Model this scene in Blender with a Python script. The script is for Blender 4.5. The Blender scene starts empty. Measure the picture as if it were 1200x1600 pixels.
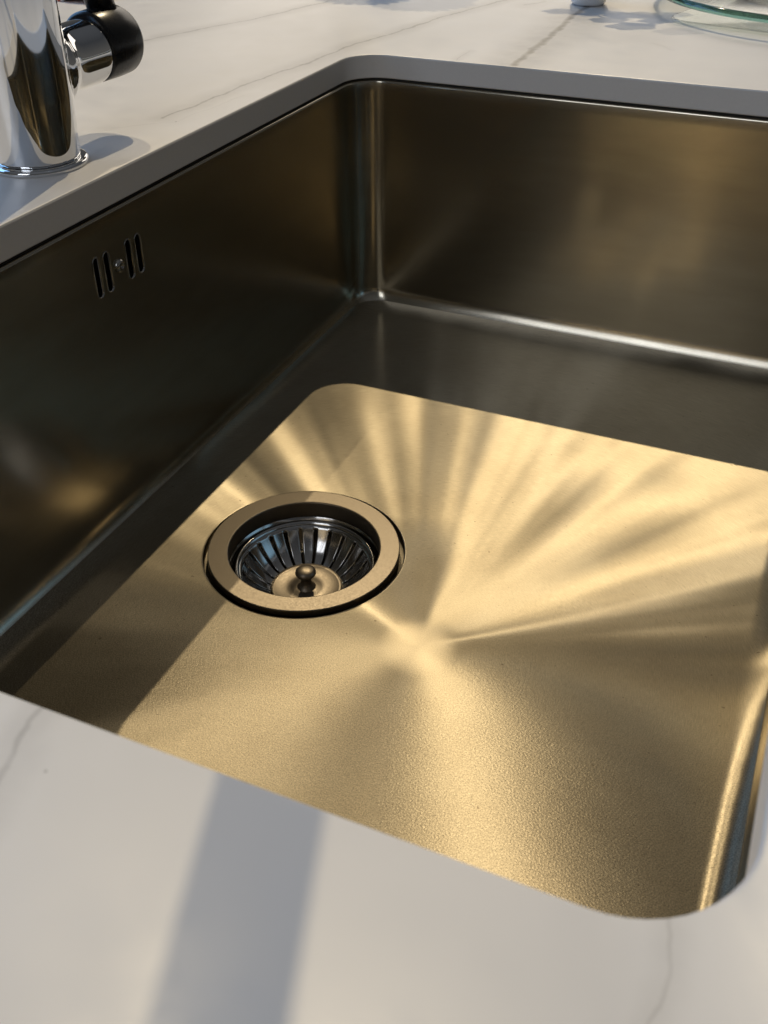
import bpy, bmesh, math, random
from mathutils import Vector, Matrix
random.seed(7)
PI = math.pi
sc = bpy.context.scene
COL = sc.collection

# ------------------------------------------------------------------ camera
CAM = Vector((0.32127, -0.69413, 0.15591))
YAW, PITCH, ROLL, FPX = 0.4089, 0.6354, -0.0018, 1550.64
fw = Vector((-math.sin(YAW)*math.cos(PITCH), math.cos(YAW)*math.cos(PITCH), -math.sin(PITCH)))
r0 = Vector((math.cos(YAW), math.sin(YAW), 0)); u0 = r0.cross(fw)
rt = math.cos(ROLL)*r0 + math.sin(ROLL)*u0
up = -math.sin(ROLL)*r0 + math.cos(ROLL)*u0
cd = bpy.data.cameras.new('camera'); cam = bpy.data.objects.new('camera', cd); COL.objects.link(cam)
cd.sensor_fit = 'VERTICAL'; cd.sensor_height = 36; cd.lens = 36*FPX/1600
cd.clip_start = 0.01; cd.clip_end = 50
cam.matrix_world = Matrix(((rt.x, up.x, -fw.x, CAM.x), (rt.y, up.y, -fw.y, CAM.y), (rt.z, up.z, -fw.z, CAM.z), (0, 0, 0, 1)))
cd.dof.use_dof = True; cd.dof.focus_distance = 0.56; cd.dof.aperture_fstop = 26
sc.camera = cam

# ------------------------------------------------------------------ light
sc.view_settings.view_transform = 'Standard'; sc.view_settings.look = 'None'
sc.view_settings.exposure = 0; sc.view_settings.gamma = 1
w = bpy.data.worlds.new('World'); sc.world = w; w.use_nodes = True
bg = w.node_tree.nodes['Background']; bg.inputs[1].default_value = 1.0
_tc = w.node_tree.nodes.new('ShaderNodeTexCoord'); _sx = w.node_tree.nodes.new('ShaderNodeSeparateXYZ'); _cr = w.node_tree.nodes.new('ShaderNodeValToRGB')
w.node_tree.links.new(_tc.outputs['Generated'], _sx.inputs[0]); w.node_tree.links.new(_sx.outputs[2], _cr.inputs[0]); w.node_tree.links.new(_cr.outputs[0], bg.inputs[0])
_cr.color_ramp.elements[0].position = 0.0; _cr.color_ramp.elements[0].color = (.088, .084, .078, 1)      # dim room at eye level
_cr.color_ramp.elements[1].position = 0.95; _cr.color_ramp.elements[1].color = (.09, .094, .102, 1)       # pale ceiling overhead
_e = _cr.color_ramp.elements.new(0.45); _e.color = (.04, .042, .046, 1)
sc.cycles.max_bounces = 8; sc.cycles.glossy_bounces = 6; sc.cycles.diffuse_bounces = 3
sc.cycles.caustics_reflective = True; sc.cycles.blur_glossy = 0.6
sc.cycles.sample_clamp_indirect = 6; sc.cycles.sample_clamp_direct = 0
sc.cycles.use_denoising = True

def lamp_to(name, kind, pos, target, power, color, **kw):
    d = bpy.data.lights.new(name, kind); o = bpy.data.objects.new(name, d); COL.objects.link(o)
    d.energy = power; d.color = color
    for k, v in kw.items(): setattr(d, k, v)
    o.location = pos
    o.rotation_euler = (Vector(target) - Vector(pos)).to_track_quat('-Z', 'Y').to_euler()
    return o
SC = Vector((0.17, -0.3, -0.1))
L1 = Vector((-0.0387, 0.1408, 0.19)).normalized()
L2 = Vector((-0.096, 0.150, 0.19)).normalized()
lamp_to('low_sun_through_window', 'SPOT', SC + L1*6, SC, 450, (1.0, 0.82, 0.54), spot_size=math.radians(28), spot_blend=0.3, shadow_soft_size=0.022)
lamp_to('sun_glint_through_window', 'SPOT', SC + L2*6, (-.05, -.2, -.1), 235, (1.0, 0.82, 0.54), spot_size=math.radians(10.5), spot_blend=0.5, shadow_soft_size=0.022)
# tall window panes behind the viewer: cool sky light, seen as stripes in the chrome
for i, (x, wd, e) in enumerate(((-0.55, .14, 1), (-0.33, .10, .6), (-0.12, .16, 1.2), (0.10, .08, .7), (0.30, .14, .9))):
    lamp_to('sky_window_pane', 'AREA', (x, -2.6, 1.5), (x*0.5, -0.3, 0), 2.6*e, (0.85, 0.90, 1.0), shape='RECTANGLE', size=wd, size_y=1.5)
lamp_to('sky_side_window', 'AREA', (-2.2, 0.3, 1.15), (0.1, -0.2, 0), 27, (0.27, 0.55, 1.0), shape='RECTANGLE', size=2.4, size_y=1.7)
# broad bright wall and window beyond the far end of the counter
lamp_to('far_room_window', 'AREA', (-0.6, 3.2, 1.3), (0, 0, 0), 20, (1.0, 0.90, 0.78), shape='RECTANGLE', size=2.4, size_y=1.6)

# ------------------------------------------------------------------ helpers
def tag(o, label=None, cat=None, group=None, kind=None):
    if label: o['label'] = label
    if cat: o['category'] = cat
    if group: o['group'] = group
    if kind: o['kind'] = kind
    return o
def obj(name, bm, mat, parent=None, smooth=True, loc=None, keep=False):
    me = bpy.data.meshes.new(name)
    if not keep: bmesh.ops.recalc_face_normals(bm, faces=bm.faces[:])
    bm.to_mesh(me); bm.free()
    if smooth:
        for p in me.polygons: p.use_smooth = True
    me.materials.append(mat)
    o = bpy.data.objects.new(name, me); COL.objects.link(o)
    if parent: o.parent = parent; o.matrix_parent_inverse = Matrix()
    if loc: o.location = loc
    return o
def empty(name, loc):
    o = bpy.data.objects.new(name, None); COL.objects.link(o); o.location = loc; o.empty_display_size = .02
    return o
def sharp(o, deg=30):
    me = o.data
    bm = bmesh.new(); bm.from_mesh(me)
    for e in bm.edges:
        if len(e.link_faces) == 2 and e.calc_face_angle(0) > math.radians(deg): e.smooth = False
    bm.to_mesh(me); bm.free()
    return o
def loft(bm, rings, close_first=False, close_last=False, flip=False):
    vs = [[bm.verts.new(p) for p in r] for r in rings]
    n = len(vs[0])
    for a, b in zip(vs, vs[1:]):
        for i in range(n):
            f = (a[i], a[(i+1) % n], b[(i+1) % n], b[i])
            bm.faces.new(f[::-1] if flip else f)
    if close_first: bm.faces.new(vs[0][::-1])
    if close_last: bm.faces.new(vs[-1])
    return vs
def lathe(bm, prof, n=64, c=(0, 0, 0), axis=2, close_first=False, close_last=False):
    rings = []
    for r, z in prof:
        ring = []
        for k in range(n):
            a = 2*PI*k/n
            if axis == 2: ring.append((c[0]+r*math.cos(a), c[1]+r*math.sin(a), c[2]+z))
            elif axis == 1: ring.append((c[0]+r*math.cos(a), c[1]+z, c[2]+r*math.sin(a)))
            else: ring.append((c[0]+z, c[1]+r*math.cos(a), c[2]+r*math.sin(a)))
        rings.append(ring)
    return loft(bm, rings, close_first, close_last)
def tube(bm, pts, rad, n=24, cap=True):
    pts = [Vector(p) for p in pts]; rings = []; nrm = None
    for i, p in enumerate(pts):
        t = (pts[min(i+1, len(pts)-1)] - pts[max(i-1, 0)]).normalized()
        if nrm is None: nrm = t.orthogonal().normalized()
        nrm = (nrm - t*nrm.dot(t)).normalized(); b = t.cross(nrm)
        r = rad[i] if isinstance(rad, (list, tuple)) else rad
        rings.append([p + (nrm*math.cos(2*PI*k/n) + b*math.sin(2*PI*k/n))*r for k in range(n)])
    loft(bm, rings, cap, cap)
def rrect(x0, y0, x1, y1, r, z, nc=12, ns=14):
    """rounded rectangle, counter-clockwise, same vertex count whatever the size"""
    P = []
    for cx, cy, a0, nx, ny in ((x1-r, y0+r, -PI/2, x1, y1-r), (x1-r, y1-r, 0, x0+r, y1), (x0+r, y1-r, PI/2, x0, y0+r), (x0+r, y0+r, PI, x1-r, y0)):
        for k in range(nc+1):
            a = a0 + PI/2*k/nc; P.append((cx + r*math.cos(a), cy + r*math.sin(a), z))
        sx, sy = P[-1][0], P[-1][1]
        for k in range(1, ns): P.append((sx+(nx-sx)*k/ns, sy+(ny-sy)*k/ns, z))
    return P

# ------------------------------------------------------------------ node helpers / materials
class NT:
    def __init__(s, name):
        s.m = bpy.data.materials.new(name); s.m.use_nodes = True
        s.t = s.m.node_tree; s.b = s.t.nodes['Principled BSDF']
    def n(s, typ, **kw):
        nd = s.t.nodes.new(typ)
        for k, v in kw.items(): setattr(nd, k, v)
        return nd
    def l(s, a, b): s.t.links.new(a, b)
    def math(s, op, a, b=None, c=None, clamp=False):
        nd = s.n('ShaderNodeMath', operation=op, use_clamp=clamp)
        for i, v in enumerate((a, b, c)):
            if v is None: continue
            if isinstance(v, (int, float)): nd.inputs[i].default_value = v
            else: s.l(v, nd.inputs[i])
        return nd.outputs[0]
    def vec(s, op, a, b=None, scale=None):
        nd = s.n('ShaderNodeVectorMath', operation=op)
        for i, v in enumerate((a, b)):
            if v is None: continue
            if isinstance(v, (tuple, list)): nd.inputs[i].default_value = v
            else: s.l(v, nd.inputs[i])
        if scale is not None: nd.inputs['Scale'].default_value = scale
        return nd.outputs['Value'] if op in ('DOT_PRODUCT', 'LENGTH', 'DISTANCE') else nd.outputs[0]
    def noise(s, vec, scale, detail=3, rough=.5):
        nd = s.n('ShaderNodeTexNoise'); nd.inputs['Scale'].default_value = scale
        nd.inputs['Detail'].default_value = detail; nd.inputs['Roughness'].default_value = rough
        if vec is not None: s.l(vec, nd.inputs['Vector'])
        return nd.outputs['Fac']
    def pos(s): return s.n('ShaderNodeTexCoord').outputs['Object']
    def mrange(s, v, a, b, c, d, smooth=False):
        nd = s.n('ShaderNodeMapRange'); nd.interpolation_type = 'SMOOTHSTEP' if smooth else 'LINEAR'
        s.l(v, nd.inputs[0])
        for i, q in enumerate((a, b, c, d)): nd.inputs[1+i].default_value = q
        return nd.outputs[0]
    def mix(s, f, a, b):
        nd = s.n('ShaderNodeMix', data_type='RGBA')
        if isinstance(f, (int, float)): nd.inputs[0].default_value = f
        else: s.l(f, nd.inputs[0])
        for i, v in ((6, a), (7, b)):
            if isinstance(v, tuple): nd.inputs[i].default_value = (*v, 1)
            else: s.l(v, nd.inputs[i])
        return nd.outputs[2]
    def bump(s, h, dist, strength=1.0, normal=None):
        nd = s.n('ShaderNodeBump'); s.l(h, nd.inputs['Height'])
        nd.inputs['Distance'].default_value = dist; nd.inputs['Strength'].default_value = strength
        if normal is not None: s.l(normal, nd.inputs['Normal'])
        return nd.outputs[0]
def simple(name, color, rough=.4, metal=0, coat=0, bump=0, bscale=200, **kw):
    q = NT(name); q.b.inputs['Base Color'].default_value = (*color, 1)
    q.b.inputs['Metallic'].default_value = metal; q.b.inputs['Coat Weight'].default_value = coat
    p = q.pos(); nz = q.noise(p, bscale, 3)
    q.l(q.mrange(nz, .3, .7, rough*.85, rough*1.15), q.b.inputs['Roughness'])
    if bump: q.l(q.bump(nz, bump), q.b.inputs['Normal'])
    for k, v in kw.items(): q.b.inputs[k].default_value = v
    return q.m

STEEL = (0.335, 0.292, 0.213)
BC = (0.1945, -0.3610)        # centre of the circular brushing on the sink floor
def steel_floor():
    q = NT('brushed_steel_floor'); b = q.b
    b.inputs['Metallic'].default_value = 1
    p = q.pos()
    d = q.vec('SUBTRACT', p, (BC[0], BC[1], 0)); d = q.vec('MULTIPLY', d, (1, 1, 0))
    sep = q.n('ShaderNodeSeparateXYZ'); q.l(d, sep.inputs[0])
    ang = q.math('ARCTAN2', sep.outputs[1], sep.outputs[0]); rad = q.vec('LENGTH', d)
    # tangent runs round the centre
    tang = q.vec('NORMALIZE', d)                    # rough across the grain, and the grain runs round the centre
    # uneven polish: grain direction wanders with angle
    cs = q.n('ShaderNodeCombineXYZ'); q.l(q.math('COSINE', ang), cs.inputs[0]); q.l(q.math('SINE', ang), cs.inputs[1]); q.l(q.math('MULTIPLY', rad, .35), cs.inputs[2])
    wob = q.noise(cs.outputs[0], 7.5, 1, .4)
    wobv = q.vec('NORMALIZE', q.vec('CROSS_PRODUCT', d, (0, 0, 1))); sc_ = q.n('ShaderNodeVectorMath', operation='SCALE'); q.l(wobv, sc_.inputs[0]); 
    def win(deg, c0, c1): return q.mrange(q.math('COSINE', q.math('SUBTRACT', ang, math.radians(deg))), c0, c1, 0, 1, True)
    hook = q.math('MULTIPLY', win(68, .80, .96), q.mrange(rad, .03, .21, -.85, 0.0))       # the polishing pass curls in towards the centre here
    curl = q.math('MULTIPLY', win(122, .80, .97), q.mrange(rad, .06, .11, .45, 0.0))
    amp = q.math('MULTIPLY', q.mrange(q.math('SINE', ang), .0, .7, .10, .30, True), q.math('MULTIPLY', q.mrange(rad, .03, .14, 0, 1, True), q.mrange(rad, .21, .29, 1, .35, True)))
    dev = q.math('ADD', q.math('MULTIPLY', q.mrange(wob, .25, .75, -1, 1), amp), q.math('ADD', q.math('ADD', q.math('ADD', hook, curl), q.math('MULTIPLY', win(190, .76, .93), -.34)), q.mrange(q.math('COSINE', q.math('ADD', ang, .0)), .60, .93, 0.0, .46, True)))
    q.l(q.math('MULTIPLY', dev, q.mrange(rad, .004, .03, 0, 1, True)), sc_.inputs['Scale'])
    tang = q.vec('NORMALIZE', q.vec('ADD', tang, sc_.outputs[0]))
    q.l(tang, b.inputs['Tangent']); TANG = tang
    # fine scratches running with the grain
    cp = q.n('ShaderNodeCombineXYZ'); q.l(q.math('MULTIPLY', ang, 6.0), cp.inputs[0]); q.l(q.math('MULTIPLY', rad, 900.0), cp.inputs[1])
    scr = q.noise(cp.outputs[0], 1.0, 4, .6)
    cp2 = q.n('ShaderNodeCombineXYZ'); q.l(q.math('MULTIPLY', ang, 26.0), cp2.inputs[0]); q.l(q.math('MULTIPLY', rad, 2400.0), cp2.inputs[1])
    scr2 = q.noise(cp2.outputs[0], 1.0, 2, .6)
    grain = q.noise(p, 1000, 2, .6)
    near = q.mrange(sep.outputs[1], -.05, .02, 1, .25, True)       # pebbly satin towards the front, clean scratches to the rear
    sn = q.n('ShaderNodeSeparateXYZ'); q.l(q.bump(grain, .00012, 1), sn.inputs[0])
    h1 = q.math('MULTIPLY', q.math('ADD', scr, q.math('MULTIPLY', scr2, .8)), .8)
    hh = q.math('ADD', h1, q.math('MULTIPLY', grain, near))
    big = q.noise(p, 7, 1, .5)
    nb = q.bump(big, .0003, 1)
    NRM = q.bump(hh, .000032, 1, nb); q.l(NRM, b.inputs['Normal'])
    stain = q.noise(p, 30, 4, .6)
    col = q.mix(q.mrange(stain, .35, .75, 0, 1), STEEL, (0.30, 0.258, 0.185))
    spots = q.noise(p, 420, 1, .4)
    col = q.mix(q.mrange(spots, .775, .79, 0, .6), col, (0.12, 0.09, 0.06))
    peb = q.noise(p, 1700, 1, .5)
    sp_ = q.mrange(q.math('MULTIPLY', q.math('SUBTRACT', peb, .5), near), -.22, .22, .66, 1.34)  # grain sparkle put into the base colour, strongest towards the front
    scm = q.mrange(scr2, .3, .7, .86, 1.14)
    cm = q.n('ShaderNodeVectorMath', operation='SCALE'); q.l(col, cm.inputs[0]); q.l(q.math('MULTIPLY', sp_, scm), cm.inputs['Scale']); col = cm.outputs[0]
    q.l(col, b.inputs['Base Color'])
    b.inputs['Roughness'].default_value = .40; q.l(q.mrange(rad, .002, .022, .6, 1, True), b.inputs['Anisotropic'])
    # two scales of scratch: a tight lobe along the grain and a broad satin one
    b2 = q.n('ShaderNodeBsdfPrincipled'); b2.inputs['Metallic'].default_value = 1; q.l(q.mrange(rad, .002, .022, .6, .95, True), b2.inputs['Anisotropic'])
    q.l(col, b2.inputs['Base Color']); q.l(NRM, b2.inputs['Normal']); q.l(TANG, b2.inputs['Tangent'])
    q.l(q.mrange(stain, .3, .7, .58, .62), b2.inputs['Roughness'])
    ms = q.n('ShaderNodeMixShader'); ms.inputs[0].default_value = .20; q.l(b.outputs[0], ms.inputs[1]); q.l(b2.outputs[0], ms.inputs[2])
    q.l(ms.outputs[0], q.t.nodes['Material Output'].inputs['Surface'])
    return q.m
def steel_wall():
    q = NT('brushed_steel_wall'); b = q.b
    b.inputs['Metallic'].default_value = 1
    p = q.pos()
    st = q.vec('MULTIPLY', p, (14, 14, 1800)); s1 = q.noise(st, 1, 4, .6)
    st2 = q.vec('MULTIPLY', p, (60, 60, 4000)); s2 = q.noise(st2, 1, 2, .6)
    gr = q.noise(p, 1400, 2, .6)
    big = q.noise(p, 9, 2, .5)
    hh = q.math('ADD', q.math('ADD', q.math('MULTIPLY', s1, .5), q.math('MULTIPLY', s2, .3)), q.math('MULTIPLY', gr, .3))
    q.l(q.bump(hh, .000008, 1, q.bump(big, .00015)), b.inputs['Normal'])
    cl = q.noise(q.vec('MULTIPLY', p, (10, 10, 45)), 1, 4, .6)
    q.l(q.mix(q.mrange(cl, .35, .7, 0, 1), (0.53, 0.485, 0.39), (0.46, 0.415, 0.325)), b.inputs['Base Color'])
    sz = q.n('ShaderNodeSeparateXYZ'); q.l(p, sz.inputs[0])
    low = q.mrange(sz.outputs[2], -.1895, -.176, 1, 0, True)
    q.l(q.math('ADD', q.mrange(cl, .3, .7, .17, .21), q.math('MULTIPLY', low, .05)), b.inputs['Roughness'])
    # grain runs level round the bowl
    g = q.n('ShaderNodeNewGeometry'); tg = q.vec('NORMALIZE', q.vec('CROSS_PRODUCT', g.outputs['Normal'], q.vec('CROSS_PRODUCT', g.outputs['Normal'], (0, 0, 1))))
    q.l(tg, b.inputs['Tangent']); b.inputs['Anisotropic'].default_value = .7
    return q.m
VEINS = [  # (polyline, half width, strength)
    ([(-.172, -.06), (-.167, -.041), (-.148, .017), (-.127, .079), (-.109, .162), (-.09, .28)], .0030, .62),
    ([(-.030, -.20), (-.025, -.101), (-.017, -.044), (-.012, .024), (0.0, .075), (.010, .143), (.034, .239), (.05, .34)], .0026, .72),
    ([(.110, .271), (.107, .19), (.112, .127), (.113, .068), (.116, .004)], .0062, 1.0),
    ([(.074, .004), (.074, .033)], .0012, .35),
    ([(.207, -.640), (.2015, -.607), (.200, -.600), (.1985, -.590)], .0016, .55),
    ([(.3285, -.588), (.3300, -.600), (.3290, -.612), (.331, -.64)], .0009, .38),
    ([(-.044, -.228), (-.02, -.204), (-.013, -.139)], .0022, .16),
    ([(.189, .112), (.204, .093)], .0012, .2), ([(.057, .222), (.069, .245)], .004, .35)]
def marble():
    q = NT('white_veined_stone'); b = q.b
    p = q.pos(); flat = q.vec('MULTIPLY', p, (1, 1, 0))
    nd = q.n('ShaderNodeTexNoise'); nd.inputs['Scale'].default_value = 45; nd.inputs['Detail'].default_value = 4; q.l(flat, nd.inputs['Vector'])
    wv = q.vec('MULTIPLY', q.vec('SUBTRACT', nd.outputs['Color'], (.5, .5, .5)), (.010, .010, 0))
    P = q.vec('ADD', flat, wv)
    total = None
    brk = q.mrange(q.noise(flat, 70, 4, .65), .3, .65, .6, 1)
    for poly, wd, stg in VEINS:
        for a, c in zip(poly, poly[1:]):
            ax, ay = a; dx, dy = c[0]-a[0], c[1]-a[1]; L = math.hypot(dx, dy)
            pa = q.vec('SUBTRACT', P, (ax, ay, 0))
            t = q.math('DIVIDE', q.vec('DOT_PRODUCT', pa, (dx/L, dy/L, 0)), L, clamp=True)
            cb = q.n('ShaderNodeCombineXYZ'); q.l(q.math('MULTIPLY', t, dx), cb.inputs[0]); q.l(q.math('MULTIPLY', t, dy), cb.inputs[1])
            dist = q.vec('DISTANCE', pa, cb.outputs[0])
            core = q.mrange(dist, 0, wd, stg, 0, True)
            halo = q.mrange(dist, 0, wd*6, stg*.38, 0, True)
            v = q.math('MAXIMUM', core, halo)
            total = v if total is None else q.math('MAXIMUM', total, v)
    total = q.math('MULTIPLY', total, brk)
    cloud = q.noise(flat, 9, 4, .55)
    base = q.mix(q.mrange(cloud, .35, .75, 0, 1), (.82, .805, .79), (.75, .74, .73))
    speck = q.math('LESS_THAN', q.vec('DISTANCE', flat, (.2103, -.6047, 0)), .00035)
    speck2 = q.math('LESS_THAN', q.vec('DISTANCE', flat, (-.0195, -.204, 0)), .0007)
    col = q.mix(total, base, (.20, .19, .18))
    col = q.mix(q.math('MULTIPLY', q.math('MAXIMUM', speck, speck2), .5), col, (.2, .19, .18))
    # cut edge of the slab: white body colour, lightened to offset the shade there
    sp = q.n('ShaderNodeSeparateXYZ'); q.l(p, sp.inputs[0])
    below = q.mrange(sp.outputs[2], -.0014, -.0010, 1, 0)
    ed = q.mix(q.noise(p, 500, 3), (.84, .81, .77), (.90, .87, .83))
    q.l(q.mix(below, col, ed), b.inputs['Base Color'])
    q.l(q.mrange(q.noise(p, 60, 3), .3, .7, .30, .40), b.inputs['Roughness'])
    q.l(q.bump(q.noise(p, 900, 2), .00001), b.inputs['Normal'])
    return q.m
M_FLOOR = steel_floor(); M_WALL = steel_wall(); M_STONE = marble()
M_RING = simple('satin_steel_ring', (.20, .17, .13), .42, 1, bump=.00003, bscale=1200)
M_POL = simple('polished_steel', (.46, .44, .41), .14, 1)
M_CHROME = simple('chrome', (.80, .81, .82), .03, 1)
M_BLACK = simple('black_plastic', (.008, .008, .009), .28, 0, bscale=50)
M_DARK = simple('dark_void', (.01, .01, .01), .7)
M_SEAL = simple('dark_sealant', (.012, .012, .012), .6)
M_POT = simple('white_glazed_ceramic', (.80, .82, .84), .2, coat=.5)
M_LEAF = simple('green_leaf', (.06, .13, .035), .45, bump=.0004, bscale=120)
M_STEM = simple('green_stem', (.10, .15, .05), .5)
def glass(name, col, rough=.02, ior=1.48):
    q = NT(name); q.b.inputs['Base Color'].default_value = (*col, 1); q.b.inputs['Transmission Weight'].default_value = 1
    q.b.inputs['IOR'].default_value = ior
    q.l(q.mrange(q.noise(q.pos(), 40), .3, .7, rough, rough*1.6), q.b.inputs['Roughness'])
    return q.m
def sheet_glass():
    q = NT('clear_sheet_glass'); tr = q.n('ShaderNodeBsdfTransparent'); tr.inputs[0].default_value = (.965, .98, .972, 1)
    gl = q.n('ShaderNodeBsdfGlossy'); gl.inputs['Roughness'].default_value = .04
    fr = q.n('ShaderNodeFresnel'); fr.inputs[0].default_value = 1.45; q.l(q.bump(q.noise(q.pos(), 60), .0004), fr.inputs['Normal'])
    m = q.n('ShaderNodeMixShader'); gg = q.n('ShaderNodeNewGeometry'); q.l(q.math('MULTIPLY', fr.outputs[0], q.math('SUBTRACT', 1.0, gg.outputs['Backfacing'])), m.inputs[0]); q.l(tr.outputs[0], m.inputs[1]); q.l(gl.outputs[0], m.inputs[2])
    q.l(m.outputs[0], q.t.nodes['Material Output'].inputs['Surface']); return q.m
M_GLASS = sheet_glass(); M_GREEN = glass('green_edge_glass', (.10, .20, .18), .05)
def check():
    q = NT('red_white_check_cloth'); w1 = q.n('ShaderNodeTexChecker'); w1.inputs['Scale'].default_value = 160
    q.l(q.pos(), w1.inputs[0]); w1.inputs[1].default_value = (.55, .10, .07, 1); w1.inputs[2].default_value = (.8, .75, .7, 1)
    q.l(w1.outputs[0], q.b.inputs['Base Color']); q.b.inputs['Roughness'].default_value = .85
    q.l(q.bump(q.noise(q.pos(), 900), .0003), q.b.inputs['Normal']); return q.m
M_CLOTH = check()

# ------------------------------------------------------------------ countertop
T, W, L, D = 0.0158, 0.3406, 0.5909, 0.19
RC = 0.026
bm = bmesh.new()
C = .0012
hole = [rrect(-C, -L-C, W+C, C, RC+C, 0), rrect(-C*.35, -L-C*.35, W+C*.35, C*.35, RC+C*.35, -C*.3), rrect(0, -L, W, 0, RC, -C),
        rrect(0, -L, W, 0, RC, -T+.0006), rrect(-.0006, -L-.0006, W+.0006, .0006, RC+.0006, -T)]
def outer(z):
    base = rrect(0, -L, W, 0, RC, 0); c = Vector((W/2, -L/2)); P = []
    X0, X1, Y0, Y1 = -.9, 1.4, -1.0, 1.3
    for x, y, _ in base:
        d = Vector((x, y)) - c; s = 1e9
        if d.x > 1e-9: s = min(s, (X1-c.x)/d.x)
        if d.x < -1e-9: s = min(s, (X0-c.x)/d.x)
        if d.y > 1e-9: s = min(s, (Y1-c.y)/d.y)
        if d.y < -1e-9: s = min(s, (Y0-c.y)/d.y)
        P.append((c.x+d.x*s, c.y+d.y*s, z))
    return P
loft(bm, [outer(-T), outer(0)] + hole + [outer(-T)])
slab = obj('countertop', bm, M_STONE); sharp(slab, 25)
tag(slab, 'white marble veined countertop with the rounded cut-out for the sink', kind='structure')

# ------------------------------------------------------------------ sink
sink = empty('undermount_sink', (0, 0, 0))
tag(sink, 'rectangular brushed stainless steel sink bowl set under the white countertop', 'sink')
e = .0010                     # steel stands this far inside the stone edge
ZT = -T - .0016
RV = .022
FR = .016                     # fillet wall to floor
x0, y0, x1, y1 = e, -L+e, W+.020, -e
NC, NS = 14, 40
def rr(i, z, r=RV): return rrect(x0+i, y0+i, x1-i, y1-i, max(r-i*.0, .004), z, NC, NS)
fl = []
rings = [rr(-.02, ZT-.0002, RV+.02), rr(-.0016, ZT, RV+.0016), rr(-.0008, ZT-.00005, RV+.0008), rr(-.0002, ZT-.0005, RV+.0002), rr(0, ZT-.0014)]
zs = [-.025, -.0335, -.0590, -.09, -.13, -D+FR]
for z in zs: rings.append(rr(0, z))
for k in range(1, 21):
    a = PI/2*k/20; rings.append(rr(FR*(1-math.cos(a)), -D+FR-FR*math.sin(a), RV))
rings += [rr(FR+.0006, -D), rr(FR+.0012, -D)]
bm = bmesh.new(); vs = loft(bm, rings)
# overflow opening: cut slots out of the flat left wall
OY, OZ = -.2985, -.0462
SLOTS = [OY-.0185, OY-.0100, OY+.0085, OY+.0172]
row_a, row_b = 6, 7
kill = []; ylo, yhi = OY-.030, OY+.030
edge_y = sorted(set(v.co.y for v in vs[row_a] if abs(v.co.x-x0) < 1e-6))
lo = max(y for y in edge_y if y <= ylo); hi = min(y for y in edge_y if y >= yhi)
bm.faces.ensure_lookup_table()
for f in bm.faces:
    c = f.calc_center_median()
    if abs(c.x-x0) < 1e-6 and lo < c.y < hi and zs[2] < c.z < zs[1]: kill.append(f)
bound = set()
for f in kill:
    for ed in f.edges:
        if not all(g in kill for g in ed.link_faces): bound.add(ed)
bmesh.ops.delete(bm, geom=kill, context='FACES_ONLY')
def capsule(yc, zc, hw, hh, x, n=8):
    P = []
    for k in range(n+1): a = PI*k/n; P.append((x, yc+hw*math.cos(a), zc+hh-hw+hw*math.sin(a)))
    for k in range(n+1): a = PI+PI*k/n; P.append((x, yc+hw*math.cos(a), zc-hh+hw+hw*math.sin(a)))
    return P
HW, HH = .0028, .0108
he = []
for yc in SLOTS:
    vv = [bm.verts.new(p) for p in capsule(yc, OZ, HW, HH, x0)]
    he += [bm.edges.new((vv[i], vv[(i+1) % len(vv)])) for i in range(len(vv))]
bound = [b for b in bound if b.is_valid]
bmesh.ops.triangle_fill(bm, use_beauty=True, edges=bound + he, normal=(1, 0, 0))
for v in [v for v in bm.verts if not v.link_faces]: bm.verts.remove(v)
# orientation: face up / inwards
bmesh.ops.recalc_face_normals(bm, faces=bm.faces[:]); bm.faces.ensure_lookup_table()
f = min(bm.faces, key=lambda f: (f.calc_center_median()-Vector((x0, -.1, -.1))).length)
if f.normal.x < 0: bmesh.ops.reverse_faces(bm, faces=bm.faces[:])

walls = obj('side_walls', bm, M_WALL, sink, keep=True)
walls.data.materials.append(M_FLOOR)            # the floor's polish runs on up the first part of the bend
for pl in walls.data.polygons:
    if pl.center.z < -D + FR*(1-math.cos(math.radians(48))): pl.material_index = 1
# floor: from the fillet ring to the drain recess, falling 2 mm to the drain
DX, DY, DR = .1079, -.3139, .0565
floor_out = rr(FR+.0012, -D, RV)
inner_c = Vector((DX, DY))
rings = []; NR = 26
import bisect
for k in range(NR+1):
    t = k/NR; s = t*t*(3-2*t)*.35 + t*.65
    R_ = []
    for x, y, z in floor_out:
        d = Vector((x, y)) - inner_c; q = inner_c + d.normalized()*(DR+.0006)
        p = Vector((x, y)).lerp(q, s); R_.append((p.x, p.y, -D))
    rings.append(R_)
last = rings[-1]
def ringr(r, z): 
    R_ = []
    for x, y, _ in last:
        d = (Vector((x, y)) - inner_c).normalized()*r; R_.append((DX+d.x, DY+d.y, z))
    return R_
zf = -D
rings.append(ringr(DR, zf))
rings += [ringr(DR-.0004, zf-.00012), ringr(DR-.0007, zf-.0010), ringr(DR-.0007, zf-.0055), ringr(.043, zf-.0058)]
bm = bmesh.new(); loft(bm, rings); bmesh.ops.recalc_face_normals(bm, faces=bm.faces[:]); bm.faces.ensure_lookup_table()
if bm.faces[5].normal.z < 0: bmesh.ops.reverse_faces(bm, faces=bm.faces[:])

floor = obj('sink_floor', bm, M_FLOOR, sink, keep=True); sharp(floor, 20)
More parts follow.
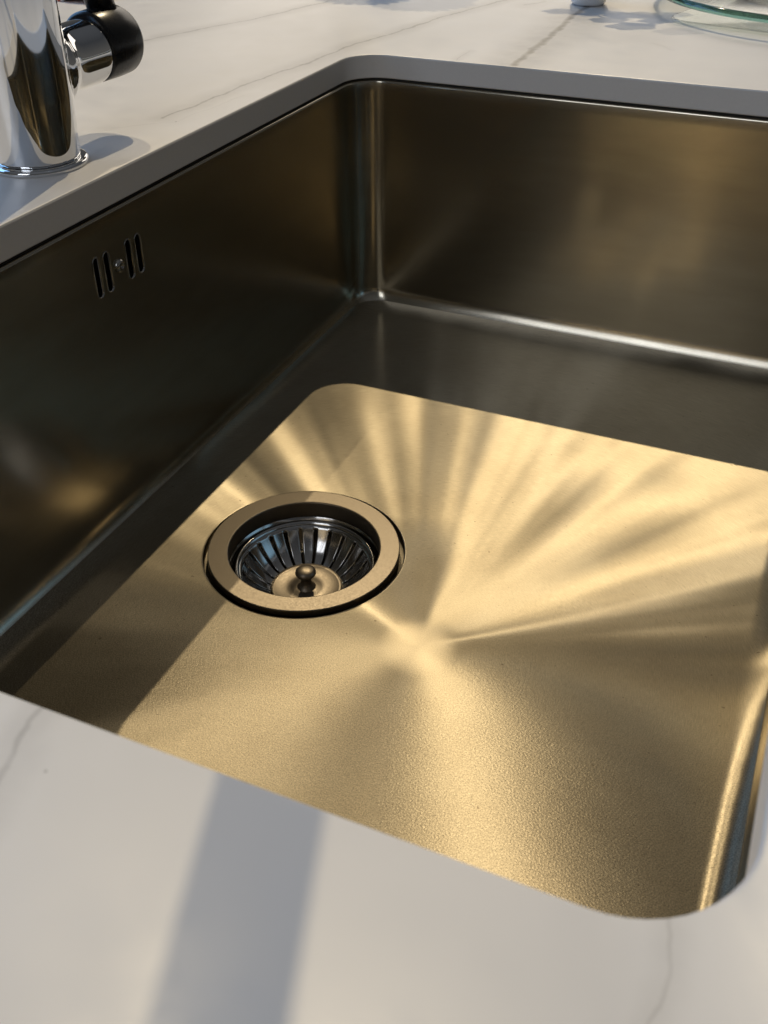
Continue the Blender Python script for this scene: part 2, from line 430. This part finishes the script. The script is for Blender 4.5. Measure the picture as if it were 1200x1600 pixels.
# drain flange
bm = bmesh.new()
prof = [(.0435, -.030), (.0425, -.010), (.0420, -.0012), (.0421, .0014), (.0424, .0020), (.0429, .0022), (.0529, .0022), (.0533, .0020), (.0534, .0014), (.0534, -.0012), (.0500, -.0020)]
lathe(bm, prof, 128, (DX, DY, -D))
sharp(obj('drain_flange', bm, M_RING, sink), 12)
bm = bmesh.new()
lathe(bm, [(.0425, -.0085), (.0395, -.0125), (.0390, -.0145), (.0385, -.060)], 96, (DX, DY, -D), close_last=True)
obj('drain_cup', bm, M_POL, sink)
# overflow slot linings
for yc in SLOTS:
    bm = bmesh.new(); n = 8
    a = capsule(yc, OZ, HW, HH, x0+.00035); b_ = capsule(yc, OZ, HW-.0004, HH-.0004, x0+.0003); c_ = capsule(yc, OZ, HW-.0004, HH-.0004, x0-.0012); a0 = capsule(yc, OZ, HW+.0003, HH+.0003, x0+.0001)
    loft(bm, [a0, a, b_, c_]); o = obj('overflow_slot', bm, M_POL, sink)
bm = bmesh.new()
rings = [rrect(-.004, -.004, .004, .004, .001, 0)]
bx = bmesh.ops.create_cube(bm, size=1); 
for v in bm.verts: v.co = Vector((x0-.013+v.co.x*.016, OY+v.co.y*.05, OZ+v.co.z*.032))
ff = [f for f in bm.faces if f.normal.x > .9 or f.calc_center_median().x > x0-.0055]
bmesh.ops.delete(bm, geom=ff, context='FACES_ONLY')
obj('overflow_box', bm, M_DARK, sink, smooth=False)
bm = bmesh.new()
lathe(bm, [(.0008, .0009), (.0010, .0022), (.0026, .0020), (.0034, .0012), (.0036, .0002), (.0036, -.0006)], 24, (x0, OY-.0012, OZ), axis=0, close_first=True)
obj('overflow_screw', bm, M_POL, sink)
bm = bmesh.new()
loft(bm, [rrect(x0-.003, y0-.003, x1+.003, y1+.003, RV+.003, ZT+.0001, NC, NS), rrect(x0-.003, y0-.003, x1+.003, y1+.003, RV+.003, -T-.00005, NC, NS)])
obj('sealant_line', bm, M_SEAL, sink)

# ------------------------------------------------------------------ strainer basket
bk = empty('strainer_basket', (DX, DY, -D-.028))
tag(bk, 'small polished steel strainer basket with slots and a knob, sitting in the drain', 'strainer')
def bz(r):                      # basket profile: radius -> height above basket base
    if r > .0362: return .0172 + (r-.0362)*.15
    t = (r-.0195)/(.0362-.0195); return .0005 + .0165*t**1.7
bm = bmesh.new()
NSL = 24; sub = 12; n = NSL*sub
radii = [.0195, .0212, .0235, .0262, .0290, .0315, .0338, .0352, .0362, .0376, .0386]
grid = [[bm.verts.new((r*math.cos(2*PI*k/n), r*math.sin(2*PI*k/n), bz(r))) for k in range(n)] for r in radii]
for i in range(len(radii)-1):
    for k in range(n):
        if 1 <= i <= 6 and k % sub in (0, 1, 2): continue      # slot opening
        bm.faces.new((grid[i][k], grid[i+1][k], grid[i+1][(k+1) % n], grid[i][(k+1) % n]))
bowl = obj('slotted_bowl', bm, M_POL, bk)
md = bowl.modifiers.new('t', 'SOLIDIFY'); md.thickness = .0007; md.offset = -1
bm = bmesh.new()
lathe(bm, [(.0378, .0165), (.0388, .0182), (.0392, .0188), (.0388, .0194), (.0378, .0190), (.0370, .0176)], 96)
obj('rolled_rim', bm, M_POL, bk)
bm = bmesh.new()
lathe(bm, [(.0003, .0012), (.007, .0012), (.0085, .0004), (.012, .0003), (.0185, .0010), (.0200, .0016), (.0203, .0010), (.0198, .0002)], 96, close_first=True)
obj('centre_disc', bm, M_RING, bk)
bm = bmesh.new()
lathe(bm, [(.0056, .0010), (.0046, .0022), (.0032, .0036), (.0030, .0060), (.0032, .0084), (.0052, .0098), (.0060, .0112), (.0057, .0126), (.0040, .0137), (.0012, .0141)], 48, close_last=True)
obj('lift_knob', bm, M_RING, bk)

# ------------------------------------------------------------------ mixer tap
TX, TY = -.0415, -.2955
tap = empty('mixer_tap', (TX, TY, 0))
tag(tap, 'polished chrome kitchen mixer tap with a black side control, standing beside the sink', 'tap')
bm = bmesh.new()
lathe(bm, [(.020, .0001), (.0243, .0001), (.0246, .0006), (.0246, .0018), (.0240, .0026), (.0225, .0029), (.0205, .0030)], 96)
obj('base_ring', bm, M_CHROME, tap)
# column and side branch: one joined body, blended by remesh
bm = bmesh.new()
lathe(bm, [(.0210, .0025), (.0211, .006), (.0214, .013), (.0220, .022), (.0225, .032), (.0227, .045), (.0227, .10), (.0222, .20), (.0215, .215), (.0155, .228), (.013, .25)], 96, close_first=True, close_last=True)
lathe(bm, [(.0158, -.005), (.0205, .0175), (.0190, .0195), (.0175, .0222), (.0163, .0258), (.0158, .030), (.0160, .050), (.0156, .0530), (.0140, .0540)], 64, (0, 0, .0425), axis=1, close_first=True, close_last=True)
body = obj('column', bm, M_CHROME, tap)
rm = body.modifiers.new('r', 'REMESH'); rm.mode = 'VOXEL'; rm.voxel_size = .0008; rm.use_smooth_shade = True
sm = body.modifiers.new('s', 'SMOOTH'); sm.iterations = 14; sm.factor = .6
bm = bmesh.new()
lathe(bm, [(.0140, .0526), (.0155, .0528), (.0166, .0536), (.0172, .0550), (.0175, .068), (.0173, .0770), (.0166, .0786), (.0140, .0795)], 96, (0, 0, .0440), axis=1, close_first=True, close_last=True)
obj('control_knob', bm, M_BLACK, tap)
bm = bmesh.new()
tube(bm, [(0, .070, .058), (-.004, .069, .072), (-.010, .066, .092), (-.014, .06, .115), (-.018, .05, .14)], [.0075, .0072, .0062, .0052, .0045], 20)
obj('lever', bm, M_BLACK, tap)
bm = bmesh.new()
pts = [(0, 0, .24), (0, 0, .50)]; RX = .2180/2
for k in range(1, 17):
    a = PI*k/16; pts.append((RX-RX*math.cos(a), 0, .50+.10*math.sin(a)))
tube(bm, pts[:], .0105, 32)
obj('spout', bm, M_CHROME, tap)
bm = bmesh.new()
tube(bm, [(2*RX, 0, .502), (2*RX, 0, .495), (2*RX-.007, 0, .31), (2*RX-.007, 0, .305)], [.0103, .0103, .0103, .0095], 32)
obj('spray_head', bm, M_BLACK, tap)

# ------------------------------------------------------------------ things at the far side of the counter
pot = empty('potted_plant', (.106, .247, 0))
tag(pot, 'small white ceramic pot of round green leaves at the top right of the counter', 'potted plant')
bm = bmesh.new()
lathe(bm, [(.010, .0), (.0135, .0006), (.0150, .003), (.0155, .008), (.0160, .040), (.0150, .0405), (.0140, .036)], 48, close_first=True)
obj('pot', bm, M_POT, pot)
bm = bmesh.new()
lathe(bm, [(.0148, .034), (.001, .036)], 32, close_last=True); obj('soil', bm, simple('dark_soil', (.03, .02, .015), .9, bump=.001, bscale=300), pot)
def leaf(c, r, nrm, parent):
    bm = bmesh.new(); nrm = Vector(nrm).normalized(); a = nrm.orthogonal().normalized(); b = nrm.cross(a); ring = []
    n = 18; ph = random.random()*6
    cv = bm.verts.new(c)
    for k in range(n):
        t = 2*PI*k/n; rr_ = r*(1+.12*math.sin(5*t+ph)); p = Vector(c)+(a*math.cos(t)+b*math.sin(t)*.8)*rr_+nrm*r*.18
        ring.append(bm.verts.new(p))
    for k in range(n): bm.faces.new((cv, ring[k], ring[(k+1) % n]))
    o = obj('leaf', bm, M_LEAF, parent); s = o.modifiers.new('t', 'SOLIDIFY'); s.thickness = .0006
for (x, y, z, r) in ((.030, .0, .118, .020), (.050, .015, .095, .017), (.052, .012, .058, .016), (.035, .02, .075, .018), (.015, -.005, .085, .016), (.02, .03, .10, .018), (-.01, .03, .10, .018), (-.03, .02, .09, .016), (.06, .035, .08, .015), (.0, .01, .062, .014)):
    leaf((x, y, z), r, (.2*random.random(), -.2, 1), pot)
    bm = bmesh.new(); tube(bm, [(0, 0, .035), (x*.3, y*.3, z*.75), (x, y, z)], .0009, 8); obj('stem', bm, M_STEM, pot)

fl = empty('flower_vase', (-.13, .33, 0))
tag(fl, 'vase with one round many-petalled bloom whose shadow falls behind the sink', 'vase')
bm = bmesh.new(); lathe(bm, [(.016, 0), (.019, .002), (.021, .03), (.013, .08), (.011, .10), (.010, .10), (.011, .07)], 40, close_first=True); obj('vase_body', bm, M_POT, fl)
bm = bmesh.new(); tube(bm, [(0, 0, .01), (.0, 0, .12), (.012, .0, .178)], .0016, 8); obj('stem', bm, M_STEM, fl)
M_PET = simple('pale_petal', (.75, .6, .3), .6)
for k in range(26):
    a = 2*PI*k/26; bm = bmesh.new()
    c = Vector((.012, 0, .18)); d = Vector((math.cos(a), math.sin(a), .05)); s = Vector((-math.sin(a), math.cos(a), 0)); Lp = .046+.004*random.random()
    q = [c+d*.006-s*.002, c+d*Lp*.6-s*.0058, c+d*Lp*.93-s*.004, c+d*Lp, c+d*Lp*.93+s*.004, c+d*Lp*.6+s*.0058, c+d*.006+s*.002]
    bm.faces.new([bm.verts.new(p) for p in q]); o = obj('petal', bm, M_PET, fl, smooth=False); sd = o.modifiers.new('t', 'SOLIDIFY'); sd.thickness = .0006
bm = bmesh.new(); lathe(bm, [(.014, 0), (.012, .005), (.006, .008), (.001, .009)], 24, (.012, 0, .18), close_first=True, close_last=True); obj('flower_centre', bm, M_STEM, fl)

# clear tray and glass bowl, top right
tray = empty('glass_tray', (.302, .242, 0))
tag(tray, 'clear rectangular glass tray with rounded corners lying at the top right', 'tray')
bm = bmesh.new()
def rt_(i, z, r=.020): return rrect(-.105+i, -.082+i, .135-i, .12-i, max(r-i, .003), z, 8, 10)
loft(bm, [rt_(.010, .0004), rt_(.003, .0004), rt_(.0008, .0012), rt_(0, .0030), rt_(.0004, .0038), rt_(.0014, .0038), rt_(.003, .0026), rt_(.008, .0014), rt_(.014, .0013)], True, True)
t_o = obj('tray_body', bm, M_GLASS, tray); t_o.rotation_euler = (0, 0, -.22)
plat = empty('glass_platter', (.3054, .2991, .0040))
tag(plat, 'large round glass platter with a thick dark green edge, resting on the clear tray', 'platter')
bm = bmesh.new()
lathe(bm, [(.001, .0070), (.1475, .0070), (.1475, .0120), (.001, .0120)], 160, close_first=True, close_last=True)
sharp(obj('plate', bm, M_GLASS, plat), 50)
bm = bmesh.new()
lathe(bm, [(.1476, .0068), (.1500, .0072), (.1516, .0095), (.1500, .0120), (.1476, .0124), (.1476, .0068)], 160)
sharp(obj('green_rim', bm, M_GREEN, plat), 50)
bm = bmesh.new()
lathe(bm, [(.080, 0), (.083, .0003), (.084, .003), (.083, .0066), (.079, .0066), (.078, .003)], 96)
obj('foot_ring', bm, M_GLASS, plat)

# red and white cloth behind the tap
cl = None
bm = bmesh.new(); n = 16; g = []
for i in range(n+1):
    row = []
    for j in range(n+1):
        x, y = -.05+.10*i/n, -.05+.10*j/n
        row.append(bm.verts.new((x, y, .006+.003*math.sin(x*120+y*40)+.002*math.sin(y*170))))
    g.append(row)
for i in range(n):
    for j in range(n): bm.faces.new((g[i][j], g[i+1][j], g[i+1][j+1], g[i][j+1]))
cl = obj('tea_towel', bm, M_CLOTH, loc=(-.335, .13, 0)); sd = cl.modifiers.new('t', 'SOLIDIFY'); sd.thickness = .003
tag(cl, 'red and white checked cloth lying on the counter behind the tap', 'cloth')
